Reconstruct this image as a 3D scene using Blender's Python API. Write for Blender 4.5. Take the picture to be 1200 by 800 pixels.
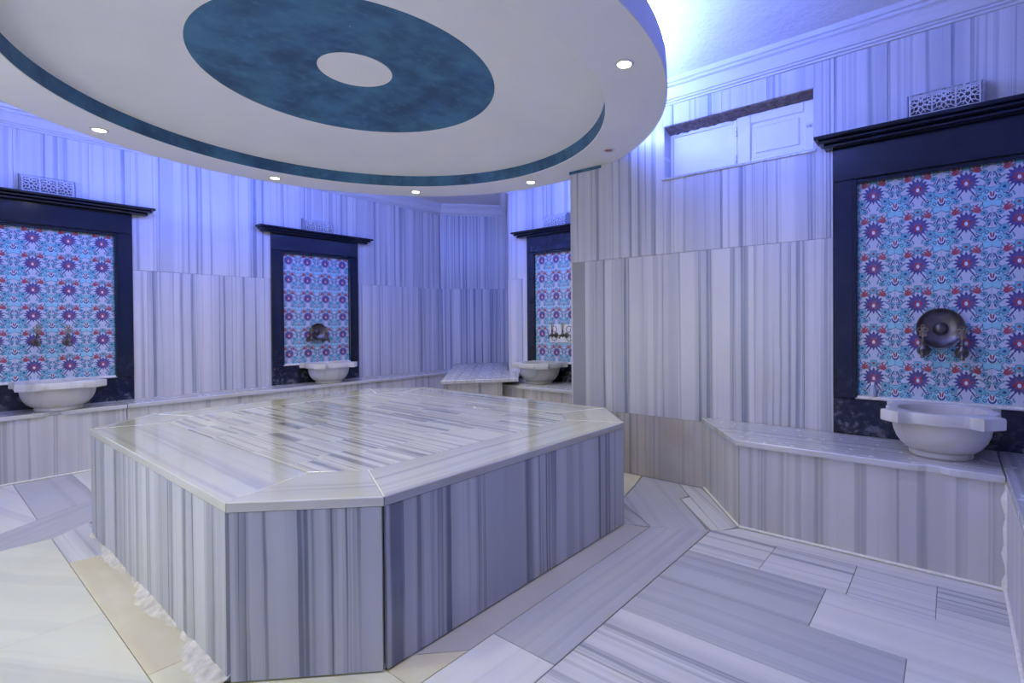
import bpy, bmesh, math, random
from mathutils import Matrix, Vector
random.seed(7)
S = bpy.context.scene
for o in list(bpy.data.objects): bpy.data.objects.remove(o, do_unlink=True)
C = S.collection
PI = math.pi

# ------------------------------------------------------------------ camera
F_PX, PITCH, ROLL, YAW = 592.657, -0.0083973, -0.006870, 0.918183
cam = bpy.data.cameras.new('camera'); camo = bpy.data.objects.new('camera', cam); C.objects.link(camo)
cam.sensor_width = 36; cam.lens = 36 * F_PX / 1200
cam.shift_x = -63.327 / 1200; cam.shift_y = -16.206 / 1200
cam.clip_start = 0.02; cam.clip_end = 60
fw = Vector((0, math.cos(PITCH), math.sin(PITCH))); up0 = Vector((0, -math.sin(PITCH), math.cos(PITCH))); rt0 = Vector((1, 0, 0))
rt = math.cos(ROLL) * rt0 + math.sin(ROLL) * up0; up = -math.sin(ROLL) * rt0 + math.cos(ROLL) * up0
ca, sa = math.cos(YAW), math.sin(YAW)
def towo(v): return Vector((ca * v.x + sa * v.y, -sa * v.x + ca * v.y, v.z))
R_, U_, B_ = towo(rt), towo(up), -towo(fw)
mw = Matrix(((R_.x, U_.x, B_.x, 0), (R_.y, U_.y, B_.y, 0), (R_.z, U_.z, B_.z, 1.2), (0, 0, 0, 1)))
camo.matrix_world = mw
S.camera = camo
# ------------------------------------------------------------------ world and exposure
w = bpy.data.worlds.new('world'); S.world = w; w.use_nodes = True
w.node_tree.nodes['Background'].inputs[0].default_value = (0.4, 0.45, 0.7, 1)
w.node_tree.nodes['Background'].inputs[1].default_value = 0.02
S.view_settings.view_transform = 'Standard'; S.view_settings.look = 'None'
S.view_settings.gamma = 1; S.view_settings.use_curve_mapping = False
S.view_settings.exposure = 0.0
LED_STRENGTH = 215.0; LED_COL = (0.145, 0.22, 1.0)
SPOT_W = 7.0; SPOT_COL = (1.0, 0.955, 0.74)
FILL_W = 25.0; FILL_COL = (0.96, 1.0, 0.80)

# ------------------------------------------------------------------ added fill light from the left, its source unseen
def area(name, loc, target, sx, sy, power, col):
    l = bpy.data.lights.new(name, 'AREA'); l.shape = 'RECTANGLE'; l.size = sx; l.size_y = sy
    l.energy = power; l.color = col
    o = bpy.data.objects.new(name, l); C.objects.link(o); o.location = loc
    o.rotation_euler = (Vector(target) - Vector(loc)).to_track_quat('-Z', 'Y').to_euler()
    return o
area('left_fill', (-1.24, 2.7, 1.35), (2.2, 2.7, 1.2), 1.9, 1.7, FILL_W, FILL_COL)

# ------------------------------------------------------------------ material tools
def newmat(name):
    m = bpy.data.materials.new(name); m.use_nodes = True
    nt = m.node_tree; b = nt.nodes['Principled BSDF']
    return m, nt, b
def plain(name, col, rough=0.5, metal=0.0, emit=None, es=0, noise=0.0, nscale=20, bump=0.0):
    m, nt, b = newmat(name)
    b.inputs['Base Color'].default_value = (*col, 1); b.inputs['Roughness'].default_value = rough
    b.inputs['Metallic'].default_value = metal
    if emit:
        b.inputs['Emission Color'].default_value = (*emit, 1); b.inputs['Emission Strength'].default_value = es
    if noise or bump:
        tc = nt.nodes.new('ShaderNodeTexCoord'); n = nt.nodes.new('ShaderNodeTexNoise')
        n.inputs['Scale'].default_value = nscale; n.inputs['Detail'].default_value = 6
        nt.links.new(tc.outputs['Object'], n.inputs['Vector'])
        if noise:
            mx = nt.nodes.new('ShaderNodeMix'); mx.data_type = 'RGBA'
            mx.inputs[6].default_value = (*[c * (1 - noise) for c in col], 1)
            mx.inputs[7].default_value = (*[min(1, c * (1 + noise)) for c in col], 1)
            rm = nt.nodes.new('ShaderNodeMapRange'); rm.inputs[1].default_value = .3; rm.inputs[2].default_value = .7
            nt.links.new(n.outputs[0], rm.inputs[0]); nt.links.new(rm.outputs[0], mx.inputs[0])
            nt.links.new(mx.outputs[2], b.inputs['Base Color'])
        if bump:
            bp = nt.nodes.new('ShaderNodeBump'); bp.inputs['Strength'].default_value = bump; bp.inputs['Distance'].default_value = .01
            nt.links.new(n.outputs[0], bp.inputs['Height']); nt.links.new(bp.outputs[0], b.inputs['Normal'])
    return m

class X:
    """tiny expression builder over Math nodes"""
    nt = None
    def __init__(s, v): s.v = v
    @staticmethod
    def op(o, *a, clamp=False):
        n = X.nt.nodes.new('ShaderNodeMath'); n.operation = o; n.use_clamp = clamp
        for i, q in enumerate(a):
            q = q.v if isinstance(q, X) else q
            if isinstance(q, (int, float)): n.inputs[i].default_value = q
            else: X.nt.links.new(q, n.inputs[i])
        return X(n.outputs[0])
    def __add__(a, b): return X.op('ADD', a, b)
    def __radd__(a, b): return X.op('ADD', b, a)
    def __sub__(a, b): return X.op('SUBTRACT', a, b)
    def __rsub__(a, b): return X.op('SUBTRACT', b, a)
    def __mul__(a, b): return X.op('MULTIPLY', a, b)
    def __rmul__(a, b): return X.op('MULTIPLY', b, a)
    def __truediv__(a, b): return X.op('DIVIDE', a, b)
def sm(x, a, b):                               # smooth step a->b
    n = X.nt.nodes.new('ShaderNodeMapRange'); n.interpolation_type = 'SMOOTHSTEP'
    n.inputs[1].default_value = a; n.inputs[2].default_value = b
    X.nt.links.new(x.v, n.inputs[0]); return X(n.outputs[0])
def mixc(f, a, b):
    n = X.nt.nodes.new('ShaderNodeMix'); n.data_type = 'RGBA'
    if isinstance(f, X): X.nt.links.new(f.v, n.inputs[0])
    else: n.inputs[0].default_value = f
    for i, q in ((6, a), (7, b)):
        if isinstance(q, tuple): n.inputs[i].default_value = (*q, 1)
        else: X.nt.links.new(q, n.inputs[i])
    return n.outputs[2]
def comb(x, y, z):
    n = X.nt.nodes.new('ShaderNodeCombineXYZ')
    for i, q in enumerate((x, y, z)):
        q = q.v if isinstance(q, X) else q
        if isinstance(q, (int, float)): n.inputs[i].default_value = q
        else: X.nt.links.new(q, n.inputs[i])
    return n.outputs[0]
def noise(vec, scale, detail=2, rough=.5):
    n = X.nt.nodes.new('ShaderNodeTexNoise'); n.inputs['Scale'].default_value = scale
    n.inputs['Detail'].default_value = detail; n.inputs['Roughness'].default_value = rough
    X.nt.links.new(vec, n.inputs['Vector']); return X(n.outputs[0])

def marble(name, light, dark, sc=1.0, amt=1.0, fine=.6, wob=.012, rough=.28, stain=None, stain_amt=0.0, polish=0.0, dirt=.10, thresh=.5):
    """striped marble: bands run along local Y, vary along local X; each object gets its own cut of the stone"""
    m, nt, b = newmat(name); X.nt = nt
    tc = nt.nodes.new('ShaderNodeTexCoord'); oi = nt.nodes.new('ShaderNodeObjectInfo')
    sp = nt.nodes.new('ShaderNodeSeparateXYZ'); nt.links.new(tc.outputs['Object'], sp.inputs[0])
    x, y, z = X(sp.outputs[0]), X(sp.outputs[1]), X(sp.outputs[2]); rnd = X(oi.outputs['Random'])
    loc = nt.nodes.new('ShaderNodeSeparateXYZ'); nt.links.new(oi.outputs['Location'], loc.inputs[0])
    seed = rnd * 37.0
    wv = noise(comb(x * 3.0, y * 1.2, seed), 1.0, 3)
    xw = x + (wv - .5) * wob * 2.0
    big = noise(comb(xw * 6.0 * sc + seed * 3.1, y * .05, seed), 1.0, 2)
    mid = noise(comb(xw * 19.0 * sc + seed * 5.7, y * .10, seed), 1.0, 3, .62)
    fin = noise(comb(xw * 75.0 * sc, y * .25, seed), 1.0, 2)
    band = sm(mid, thresh - .02, thresh + .12) * (0.35 + 0.65 * sm(big, .36, .58))
    lines = sm(fin, .58, .70) * sm(mid, .46, .56)
    soft = sm(big, .42, .62) * .35
    f = X.op('MULTIPLY', X.op('ADD', X.op('MAXIMUM', band, soft), lines * fine), amt, clamp=True)
    f = f * (.85 + .3 * noise(comb(x * 14.0, y * 2.0, seed), 2.0, 3))
    f = X.op('MINIMUM', f, 1.0)
    col = mixc(f, light, dark)
    cl = noise(comb(x * 4.0, y * 3.0, seed + z), 1.0, 4)
    col = mixc(sm(cl, .35, .75) * dirt * 2.0, col, tuple(c * .72 for c in light))
    if stain:
        st = noise(comb(x * 2.2 + seed, y * 1.6, seed), 1.6, 4)
        col = mixc(sm(st, .42, .68) * stain_amt, col, stain)
    nt.links.new(col, b.inputs['Base Color'])
    rn = noise(comb(x * 6.0, y * 6.0, seed), 3.0, 4)
    rg = rough + (rn - .5) * .18
    nt.links.new(rg.v, b.inputs['Roughness'])
    b.inputs['Specular IOR Level'].default_value = .5
    if polish:
        b.inputs['Coat Weight'].default_value = polish; b.inputs['Coat Roughness'].default_value = .06
    bp = nt.nodes.new('ShaderNodeBump'); bp.inputs['Strength'].default_value = .06; bp.inputs['Distance'].default_value = .0006
    nt.links.new(rn.v, bp.inputs['Height']); nt.links.new(bp.outputs[0], b.inputs['Normal'])
    return m

LIGHT = (.68, .67, .68); DARK = (.19, .225, .30)
M = {}
M['wall'] = marble('wall_marble', LIGHT, DARK, 1.0, .92, .5, .006, .33)
M['walldim'] = marble('wall_marble_close_banded', (.60, .60, .62), (.15, .19, .29), 1.5, 1.0, .6, .006, .33, thresh=.46)
M['warmwall'] = marble('wall_marble_stained', (.60, .57, .52), (.25, .24, .23), 1.2, .9, .4, .006, .4, (.42, .33, .2), .35)
M['plat'] = marble('platform_marble', (.56, .575, .60), (.14, .155, .20), .75, 1.0, .6, .012, .4)
M['rim'] = marble('rim_marble', (.64, .64, .55), (.33, .34, .36), .8, .8, .6, .03, .16, (.58, .54, .42), .4, .6)
M['tile'] = marble('inlay_marble', (.78, .77, .67), (.25, .26, .29), 1.6, .95, .5, .02, .2, (.72, .66, .5), .3, .6, thresh=.48)
M['bench'] = marble('bench_marble', (.62, .61, .62), (.30, .31, .34), 1.0, .85, .4, .01, .45, (.5, .46, .4), .15)
M['benchtop'] = marble('bench_top_marble', (.60, .60, .62), (.34, .35, .38), 1.4, .8, .5, .02, .25, None, 0, .3)
M['fstripe'] = marble('floor_marble_banded', (.68, .68, .69), (.24, .26, .32), 1.1, .95, .6, .012, .36, None, 0, .15, .06)
M['fgrey'] = marble('floor_marble_grey', (.50, .51, .54), (.34, .355, .40), .7, .8, .3, .02, .36, None, 0, .15)
M['fwhite'] = marble('floor_marble_white', (.74, .74, .74), (.48, .49, .53), .5, .6, .2, .03, .34, None, 0, .15)
M['fcream'] = marble('floor_marble_cream', (.68, .69, .57), (.46, .47, .43), .5, .6, .1, .05, .38, (.68, .64, .48), .4)
M['fyellow'] = marble('floor_marble_ochre', (.68, .67, .50), (.56, .52, .40), .5, .6, .1, .05, .5, (.56, .47, .30), .5)
M['smooth'] = plain('floor_cement_skim', (.46, .44, .43), .5, noise=.06, nscale=4)
M['basin'] = marble('basin_marble', (.66, .65, .64), (.42, .42, .44), .7, .6, .2, .04, .45, (.55, .45, .3), .3)
M['basin_warm'] = marble('basin_marble_greyed', (.52, .52, .50), (.34, .34, .34), .7, .7, .2, .04, .5, (.5, .38, .22), .35)
M['grout'] = plain('white_grout', (.80, .79, .77), .8, noise=.1, nscale=60, bump=.3)
M['mortar'] = plain('crumbling_mortar', (.62, .59, .52), .9, noise=.2, nscale=26, bump=.9)
M['under'] = plain('joint_mortar', (.30, .29, .27), .9)
M['core'] = plain('masonry_core', (.36, .36, .38), .9)
M['plaster'] = plain('white_plaster', (.62, .61, .62), .75, noise=.03, nscale=3)
M['dome'] = plain('matt_white_plaster', (.82, .82, .81), .8, noise=.03, nscale=2)
M['mould'] = plain('white_moulding_paint', (.62, .62, .64), .5)
M['white'] = plain('white_gloss_paint', (.80, .80, .80), .35, noise=.03, nscale=8)
M['screen'] = plain('white_lacquer', (.66, .68, .72), .4)
M['shade_sheet'] = plain('dark_shade_grey', (.10, .11, .14), .6)  # dark colour standing in for shade behind the lattice
M['endcap'] = plain('grey_end_plate', (.30, .31, .36), .5)
M['brass'] = plain('aged_brass', (.30, .24, .15), .42, .85, noise=.35, nscale=60)
M['bronze'] = plain('dark_bronze', (.13, .11, .10), .38, .8, noise=.35, nscale=50)
M['copper'] = plain('tarnished_tinned_copper', (.13, .115, .115), .36, .75, noise=.3, nscale=30)
M['chrome'] = plain('worn_chrome', (.6, .6, .6), .25, 1)
M['wood'] = plain('rotten_dark_wood', (.13, .10, .08), .85, noise=.6, nscale=35, bump=1)
M['lamp'] = plain('lit_lamp_glass', (1, 1, 1), .3, emit=(1, .86, .62), es=30)
M['deadlamp'] = plain('unlit_amber_glass', (.30, .08, .04), .25)
M['led'] = plain('blue_led_strip', (.1, .1, .1), .5, emit=LED_COL, es=LED_STRENGTH)

def black_stone():
    m, nt, b = newmat('black_granite'); X.nt = nt
    tc = nt.nodes.new('ShaderNodeTexCoord'); ge = nt.nodes.new('ShaderNodeNewGeometry')
    sp = nt.nodes.new('ShaderNodeSeparateXYZ'); nt.links.new(ge.outputs['Position'], sp.inputs[0]); zz = X(sp.outputs[2])
    n1 = noise(tc.outputs['Object'], 220, 3); n2 = noise(tc.outputs['Object'], 14, 6, .7)
    low = 1.0 - sm(zz, .50, 1.0)                       # lime bloom left by splashed water, thick near the basin
    lime = X.op('MULTIPLY', sm(n2, .46, .70), .03 + low * .85, clamp=True)
    col = mixc(sm(n1, .60, .75) * .5, (.006, .011, .028), (.025, .035, .065))
    col = mixc(lime * .55, col, (.20, .21, .25))
    nt.links.new(col, b.inputs['Base Color'])
    nt.links.new((.14 + lime * .35).v, b.inputs['Roughness'])
    return m
M['black'] = black_stone()

def teal():
    m, nt, b = newmat('mottled_blue_paint'); X.nt = nt
    tc = nt.nodes.new('ShaderNodeTexCoord')
    n1 = noise(tc.outputs['Object'], 3.2, 7, .62); n2 = noise(tc.outputs['Object'], 13, 5, .6)
    col = mixc(sm(n1, .34, .66), (.028, .085, .165), (.060, .190, .310))
    col = mixc(sm(n2, .5, .75) * .5, col, (.09, .25, .38))
    nt.links.new(col, b.inputs['Base Color']); b.inputs['Roughness'].default_value = .6
    return m
M['teal'] = teal()

def rough_ceiling():
    m, nt, b = newmat('trowelled_plaster'); X.nt = nt
    b.inputs['Base Color'].default_value = (.66, .66, .68, 1); b.inputs['Roughness'].default_value = .55
    tc = nt.nodes.new('ShaderNodeTexCoord')
    n1 = noise(tc.outputs['Object'], 5, 8, .65); n2 = noise(tc.outputs['Object'], 30, 4)
    h = n1 + n2 * .25
    bp = nt.nodes.new('ShaderNodeBump'); bp.inputs['Strength'].default_value = .55; bp.inputs['Distance'].default_value = .03
    nt.links.new(h.v, bp.inputs['Height']); nt.links.new(bp.outputs[0], b.inputs['Normal'])
    return m
M['ceil'] = rough_ceiling()

P_T = .2155
def iznik():
    """glazed tile print: saz palmette in the middle, turquoise medallions split over the side joints"""
    m, nt, b = newmat('glazed_floral_tile'); X.nt = nt
    tc = nt.nodes.new('ShaderNodeTexCoord'); sp = nt.nodes.new('ShaderNodeSeparateXYZ')
    nt.links.new(tc.outputs['Object'], sp.inputs[0])
    u = X(sp.outputs[0]) * (1 / P_T); v = X(sp.outputs[1]) * (1 / P_T)
    x = X.op('ABSOLUTE', u)
    def polar(cx, cy):
        dx, dy = x - cx, v - cy
        return X.op('SQRT', dx * dx + dy * dy), X.op('ARCTAN2', dy, dx)
    def ell(cx, cy, a, b_, rot):
        c, s = math.cos(rot), math.sin(rot); dx, dy = x - cx, v - cy
        p = (dx * c + dy * s) * (1 / a); q = (dy * c - dx * s) * (1 / b_)
        return X.op('SQRT', p * p + q * q)
    e = .05
    def inside(d, r): return 1.0 - sm(d, r - .012, r + .012)
    WHITE = (.56, .60, .68); CY = (.13, .46, .56); CYL = (.28, .62, .70); NAVY = (.035, .035, .16); PUR = (.07, .04, .20); RED = (.36, .04, .06)
    col = WHITE
    # medallion at the joint
    mr, ma = polar(.5, -.40)
    md = mr / (1.0 + .16 * X.op('COSINE', ma * 6.0) + .05 * X.op('COSINE', ma * 12.0))
    col = mixc(inside(md, .262), col, NAVY); col = mixc(inside(md, .246), col, CYL)
    col = mixc(inside(md, .20) * (1.0 - inside(md, .175)), col, CY)
    col = mixc(inside(ell(.5, -.395, .105, .125, 0), 1.0), col, (.62, .76, .84))
    col = mixc(inside(X.op('ABSOLUTE', ell(.5, -.36, .075, .11, 0) - 1.0), .22) * (1.0 - sm(v, -.38, -.34)), col, NAVY)
    col = mixc(inside(ell(.475, -.34, .018, .075, .15), 1.0), col, RED)
    # second tip of the medallion rising over the tile foot / head
    m2, a2 = polar(.5, .60)
    md2 = m2 / (1.0 + .16 * X.op('COSINE', a2 * 6.0))
    col = mixc(inside(md2, .262), col, NAVY); col = mixc(inside(md2, .246), col, CYL)
    # vine between
    for (cx, cy, a, b_, r) in ((.14, -.28, .018, .10, .55), (.22, -.36, .05, .018, .5), (.42, .12, .015, .10, -.35), (.36, .10, .05, .016, .9),
                               (.44, -.08, .05, .018, 1.1), (.14, .27, .012, .07, -.6), (.2, .42, .012, .06, -1.0)):
        col = mixc(inside(ell(cx, cy, a, b_, r), 1.0), col, NAVY)
    for (cx, cy, a, b_, r) in ((.075, .33, .016, .05, .2), (.12, .40, .035, .014, .8), (.31, .06, .014, .06, .9), (.37, -.09, .014, .055, -.9), (.10, -.37, .014, .05, -.3),
                               (.29, .40, .014, .06, -.5), (.36, .33, .045, .014, .3), (.47, .16, .012, .05, 0), (.24, -.32, .05, .014, -.5)):
        col = mixc(inside(ell(cx, cy, a * 1.35, b_ * 1.2, r), 1.0), col, NAVY); col = mixc(inside(ell(cx, cy, a * .7, b_ * .8, r), 1.0), col, CY)
    # curls inside the medallions
    for (cx, cy) in ((.36, -.42), (.40, -.27), (.37, .60)):
        rr, an = polar(cx, cy); col = mixc(inside(X.op('ABSOLUTE', rr - .035), .010), col, NAVY)
    # rosettes
    for (cx, cy, r) in ((.27, -.19, .098), (.345, .215, .068), (0, .41, .095), (.19, -.43, .062), (.42, .01, .062), (.11, .285, .045)):
        rr, an = polar(cx, cy)
        rd = rr / (1.0 + .10 * X.op('COSINE', an * 8.0))
        col = mixc(inside(rd, r), col, NAVY); col = mixc(inside(rd, r - .013), col, CY)
        col = mixc(inside(rr, r * .38), col, RED if cx == 0 else NAVY)
    # tulips
    for (cx, cy, r) in ((.20, .31, .9), (.235, .345, .65), (.18, .27, 1.15)):
        col = mixc(inside(ell(cx, cy, .027, .10, r), 1.0), col, RED)
    # palmette
    pr, pa = polar(0, 0)
    pd = pr / (1.0 + .17 * X.op('COSINE', pa * 16.0) + .10 * X.op('SINE', pa))
    col = mixc(inside(pd, .222), col, NAVY); col = mixc(inside(pd, .185), col, PUR)
    col = mixc(inside(pr / (1.0 + .2 * X.op('COSINE', pa * 6.0)), .095), col, RED)
    col = mixc(inside(ell(0, -.01, .035, .05, 0), 1.0), col, (.6, .75, .85))
    n = noise(tc.outputs['Object'], 40, 3)
    col = mixc(sm(n, .3, .8) * .15, col, (.5, .55, .6))
    nt.links.new(col, b.inputs['Base Color']); b.inputs['Roughness'].default_value = .28
    return m
M['iznik'] = iznik()

# ------------------------------------------------------------------ object tools
def link(name, me, mat=None, parent=None, mx=None):
    o = bpy.data.objects.new(name, me)
    if mat is not None and me is not None and len(me.materials) == 0: me.materials.append(mat)
    C.objects.link(o)
    if parent: o.parent = parent
    if mx is not None: o.matrix_basis = mx
    return o
def tag(o, label, cat, group=None):
    o['label'] = label; o['category'] = cat
    if group: o['group'] = group
    return o
def thing(name, label, cat, mx=None, group=None):
    o = bpy.data.objects.new(name, None); C.objects.link(o); o.empty_display_size = .1
    if mx is not None: o.matrix_basis = mx
    return tag(o, label, cat, group)
def structure(o): o['kind'] = 'structure'; return o
def mesh(name, vs, fs, smooth=False):
    me = bpy.data.meshes.new(name); me.from_pydata([tuple(v) for v in vs], [], fs); me.update()
    bm = bmesh.new(); bm.from_mesh(me); bmesh.ops.recalc_face_normals(bm, faces=bm.faces); bm.to_mesh(me); bm.free()
    if smooth:
        for p in me.polygons: p.use_smooth = True
        try: me.set_sharp_from_angle(angle=math.radians(40))
        except Exception: pass
    return me
def area2(p): return .5 * sum(p[i][0] * p[(i + 1) % len(p)][1] - p[(i + 1) % len(p)][0] * p[i][1] for i in range(len(p)))
def inset(poly, d):
    p = [Vector(q) for q in poly]; n = len(p); out = []
    for i in range(n):
        a, b, c = p[i - 1], p[i], p[(i + 1) % n]
        e1 = (b - a).normalized(); e2 = (c - b).normalized()
        n1 = Vector((-e1.y, e1.x)); n2 = Vector((-e2.y, e2.x))
        k = n1 + n2; q = max(.25, 1 + n1.dot(n2))
        out.append(b + k * (d / q))
    return [tuple(v) for v in out]
def slab_mesh(name, poly, z0, z1, bev=.002):
    """prism of a 2D outline with a softened top edge"""
    if area2(poly) < 0: poly = poly[::-1]
    n = len(poly); top = inset(poly, bev)
    vs = [(x, y, z0) for x, y in poly] + [(x, y, z1 - bev) for x, y in poly] + [(x, y, z1) for x, y in top]
    fs = [tuple(range(n))[::-1], tuple(range(2 * n, 3 * n))]
    for k in (0, n):
        for i in range(n):
            j = (i + 1) % n; fs.append((k + i, k + j, k + n + j, k + n + i))
    return mesh(name, vs, fs)
def Tm(x=0, y=0, z=0): return Matrix.Translation((x, y, z))
def slab(name, poly, z0, z1, mat, parent=None, mx=None, bev=.002, ang=0.0, centre=True):
    """poly in the frame of mx; stripes of the stone run at angle ang (0: along frame Y)"""
    cx = sum(p[0] for p in poly) / len(poly) if centre else 0; cy = sum(p[1] for p in poly) / len(poly) if centre else 0
    c, s = math.cos(-ang), math.sin(-ang)
    q = [((x - cx) * c - (y - cy) * s, (x - cx) * s + (y - cy) * c) for x, y in poly]
    me = slab_mesh(name, q, z0, z1, bev)
    L = Tm(cx, cy, 0) @ Matrix.Rotation(ang, 4, 'Z')
    return link(name, me, mat, parent, (mx @ L) if mx is not None else L)
def box_pts(x0, x1, y0, y1): return [(x0, y0), (x1, y0), (x1, y1), (x0, y1)]
def bmobj(name, bm, mat, parent=None, mx=None, smooth=False):
    bmesh.ops.recalc_face_normals(bm, faces=bm.faces)
    me = bpy.data.meshes.new(name); bm.to_mesh(me); bm.free()
    if smooth:
        for p in me.polygons: p.use_smooth = True
        try: me.set_sharp_from_angle(angle=math.radians(42))
        except Exception: pass
    return link(name, me, mat, parent, mx)
def bbox(bm, x0, x1, y0, y1, z0, z1, mx=None):
    vs = [bm.verts.new(v) for v in ((x0, y0, z0), (x1, y0, z0), (x1, y1, z0), (x0, y1, z0), (x0, y0, z1), (x1, y0, z1), (x1, y1, z1), (x0, y1, z1))]
    for f in ((0, 3, 2, 1), (4, 5, 6, 7), (0, 1, 5, 4), (1, 2, 6, 5), (2, 3, 7, 6), (3, 0, 4, 7)): bm.faces.new([vs[i] for i in f])
    if mx is not None: bmesh.ops.transform(bm, matrix=mx, verts=vs)
def lathe(bm, prof, n=32, mx=None, a0=0, a1=2 * PI):
    full = abs(a1 - a0 - 2 * PI) < 1e-6; rings = []
    cnt = n if full else n + 1
    for r, z in prof:
        if r < 1e-6: rings.append([bm.verts.new((0, 0, z))])
        else: rings.append([bm.verts.new((r * math.cos(a0 + (a1 - a0) * i / n), r * math.sin(a0 + (a1 - a0) * i / n), z)) for i in range(cnt)])
    for A, B in zip(rings, rings[1:]):
        for i in range(n):
            j = (i + 1) % cnt
            if len(A) == 1 and len(B) == 1: continue
            if len(A) == 1: bm.faces.new((A[0], B[j], B[i]))
            elif len(B) == 1: bm.faces.new((A[i], A[j], B[0]))
            else: bm.faces.new((A[i], A[j], B[j], B[i]))
    if mx is not None: bmesh.ops.transform(bm, matrix=mx, verts=[v for r in rings for v in r])
def tube(bm, pts, rad, n=8, closed=False):
    P = [Vector(p) for p in pts]; N = len(P); rings = []
    rad = rad if isinstance(rad, (list, tuple)) else [rad] * N
    ref = None
    for i in range(N):
        if closed: t = (P[(i + 1) % N] - P[i - 1]).normalized()
        else: t = (P[min(i + 1, N - 1)] - P[max(i - 1, 0)]).normalized()
        if ref is None:
            ref = t.orthogonal().normalized()
        ref = (ref - t * ref.dot(t)).normalized(); b = t.cross(ref)
        rings.append([bm.verts.new(P[i] + (ref * math.cos(2 * PI * k / n) + b * math.sin(2 * PI * k / n)) * rad[i]) for k in range(n)])
    M_ = N if closed else N - 1
    for i in range(M_):
        A, B = rings[i], rings[(i + 1) % N]
        for k in range(n): bm.faces.new((A[k], A[(k + 1) % n], B[(k + 1) % n], B[k]))
    if not closed: bm.faces.new(rings[0][::-1]); bm.faces.new(rings[-1])

# ------------------------------------------------------------------ room outline (walls seen in order left to right)
OUT = [(-1.3, 6.08), (4.87, 6.08), (5.6, 5.40), (4.6, 4.42), (4.6, 2.62), (3.5, 2.62), (3.5, -.75), (-1.3, -.75)]
CEIL = 2.98
def wallframe(P, Q):
    t = (Vector(Q) - Vector(P)).normalized(); n = Vector((t.y, -t.x))
    return Matrix(((t.x, 0, n.x, P[0]), (t.y, 0, n.y, P[1]), (0, 1, 0, 0), (0, 0, 0, 1))), (Vector(Q) - Vector(P)).length
def rect_sub(r, h):
    x0, x1, y0, y1 = r; a0, a1, b0, b1 = h
    if a1 <= x0 or a0 >= x1 or b1 <= y0 or b0 >= y1: return [r]
    o = []
    if x0 < a0: o.append((x0, a0, y0, y1))
    if a1 < x1: o.append((a1, x1, y0, y1))
    xx0, xx1 = max(x0, a0), min(x1, a1)
    if y0 < b0: o.append((xx0, xx1, y0, b0))
    if b1 < y1: o.append((xx0, xx1, b1, y1))
    return o
def clad(name, i, joints, holes, widths, mats, plainwall=False, core_holes=()):
    mx, L = wallframe(OUT[i], OUT[(i + 1) % len(OUT)])
    bm = bmesh.new()
    rs = [(0, L, -.03, CEIL + .03)]
    for h in core_holes: rs = [q for r in rs for q in rect_sub(r, h)]
    for r in rs: bbox(bm, r[0], r[1], r[2], r[3], -.15, -.018, mx)
    wl = structure(bmobj(name, bm, M['core']))
    rnd = random.Random(i * 13 + 5)
    for row, (z0, z1) in enumerate(joints):
        x = 0; k = 0
        while x < L - 1e-4:
            wd = widths[0] if k or row == 0 else widths[0] * .6
            wd *= rnd.uniform(.85, 1.15)
            if L - x - wd < .12: wd = L - x
            rr = [(x, x + wd, z0, z1)]
            for h in list(holes): rr = [q for r in rr for q in rect_sub(r, h)]
            for r in rr:
                if r[1] - r[0] < .012 or r[3] - r[2] < .012: continue
                cx, cy = (r[0] + r[1]) / 2, (r[2] + r[3]) / 2
                g = .0006
                me = slab_mesh('panel', box_pts(r[0] - cx + g, r[1] - cx - g, r[2] - cy + .001, r[3] - cy - .001), -.018, rnd.uniform(-.0008, .0006), .0012)
                link('panel', me, M[mats[row]], wl, mx @ Tm(cx, cy, 0))
            x += wd; k += 1
    return wl, mx, L
ROWS = [(0, .48), (.48, 1.725), (1.725, 2.86)]
# niche places: wall index, s of centre along that wall, z offset
def s_of(i, pt):
    P = Vector(OUT[i]); Q = Vector(OUT[(i + 1) % len(OUT)]); return (Vector(pt) - P).dot((Q - P).normalized())
NICHES = [dict(w=0, s=s_of(0, (.765, 6.08)), fh=.53, ph=.40, mh=.68, seam=s_of(0, (.76, 6.08))),
          dict(w=0, s=s_of(0, (3.02, 6.08)), fh=.52, ph=.395, mh=.67, seam=s_of(0, (3.014, 6.08))),
          dict(w=3, s=s_of(3, (4.6, 3.565)), fh=.52, ph=.40, mh=.68, seam=s_of(3, (4.6, 3.541))),
          dict(w=5, s=s_of(5, (3.5, .045)), fh=.54, ph=.41, mh=.625, seam=s_of(5, (3.5, .049)))]
def nh(i): return [(n['s'] - n['fh'] + .005, n['s'] + n['fh'] - .005, .515, 2.245) for n in NICHES if n['w'] == i]
HT = (s_of(5, (3.5, 1.743)), s_of(5, (3.5, .689)), 2.285, 2.675)
WL = {}
WL[0] = clad('wall_left', 0, ROWS, nh(0), [.42], ['bench', 'wall', 'wall'])
WL[1] = clad('wall_back', 1, [(0, .48), (.48, 1.73), (1.73, 2.86)], [], [.30], ['wall', 'walldim', 'walldim'])
WL[2] = clad('wall_alcove', 2, ROWS, [], [.45], ['wall', 'wall', 'wall'])
WL[3] = clad('wall_far', 3, [(0, .48), (.48, 1.75), (1.75, 2.86)], nh(3), [.36], ['wall', 'wall', 'wall'])
WL[4] = clad('wall_return', 4, ROWS, [], [.4], ['wall', 'wall', 'wall'])
WL[5] = clad('wall_right', 5, [(0, .48), (.48, 1.72), (1.72, 2.86)], nh(5) + [HT], [.34], ['warmwall', 'wall', 'wall'], core_holes=[HT])
WL[6] = clad('wall_front', 6, ROWS, [], [.8], ['bench', 'wall', 'wall'])
WL[7] = clad('wall_near', 7, ROWS, [], [.8], ['bench', 'wall', 'wall'])

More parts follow.
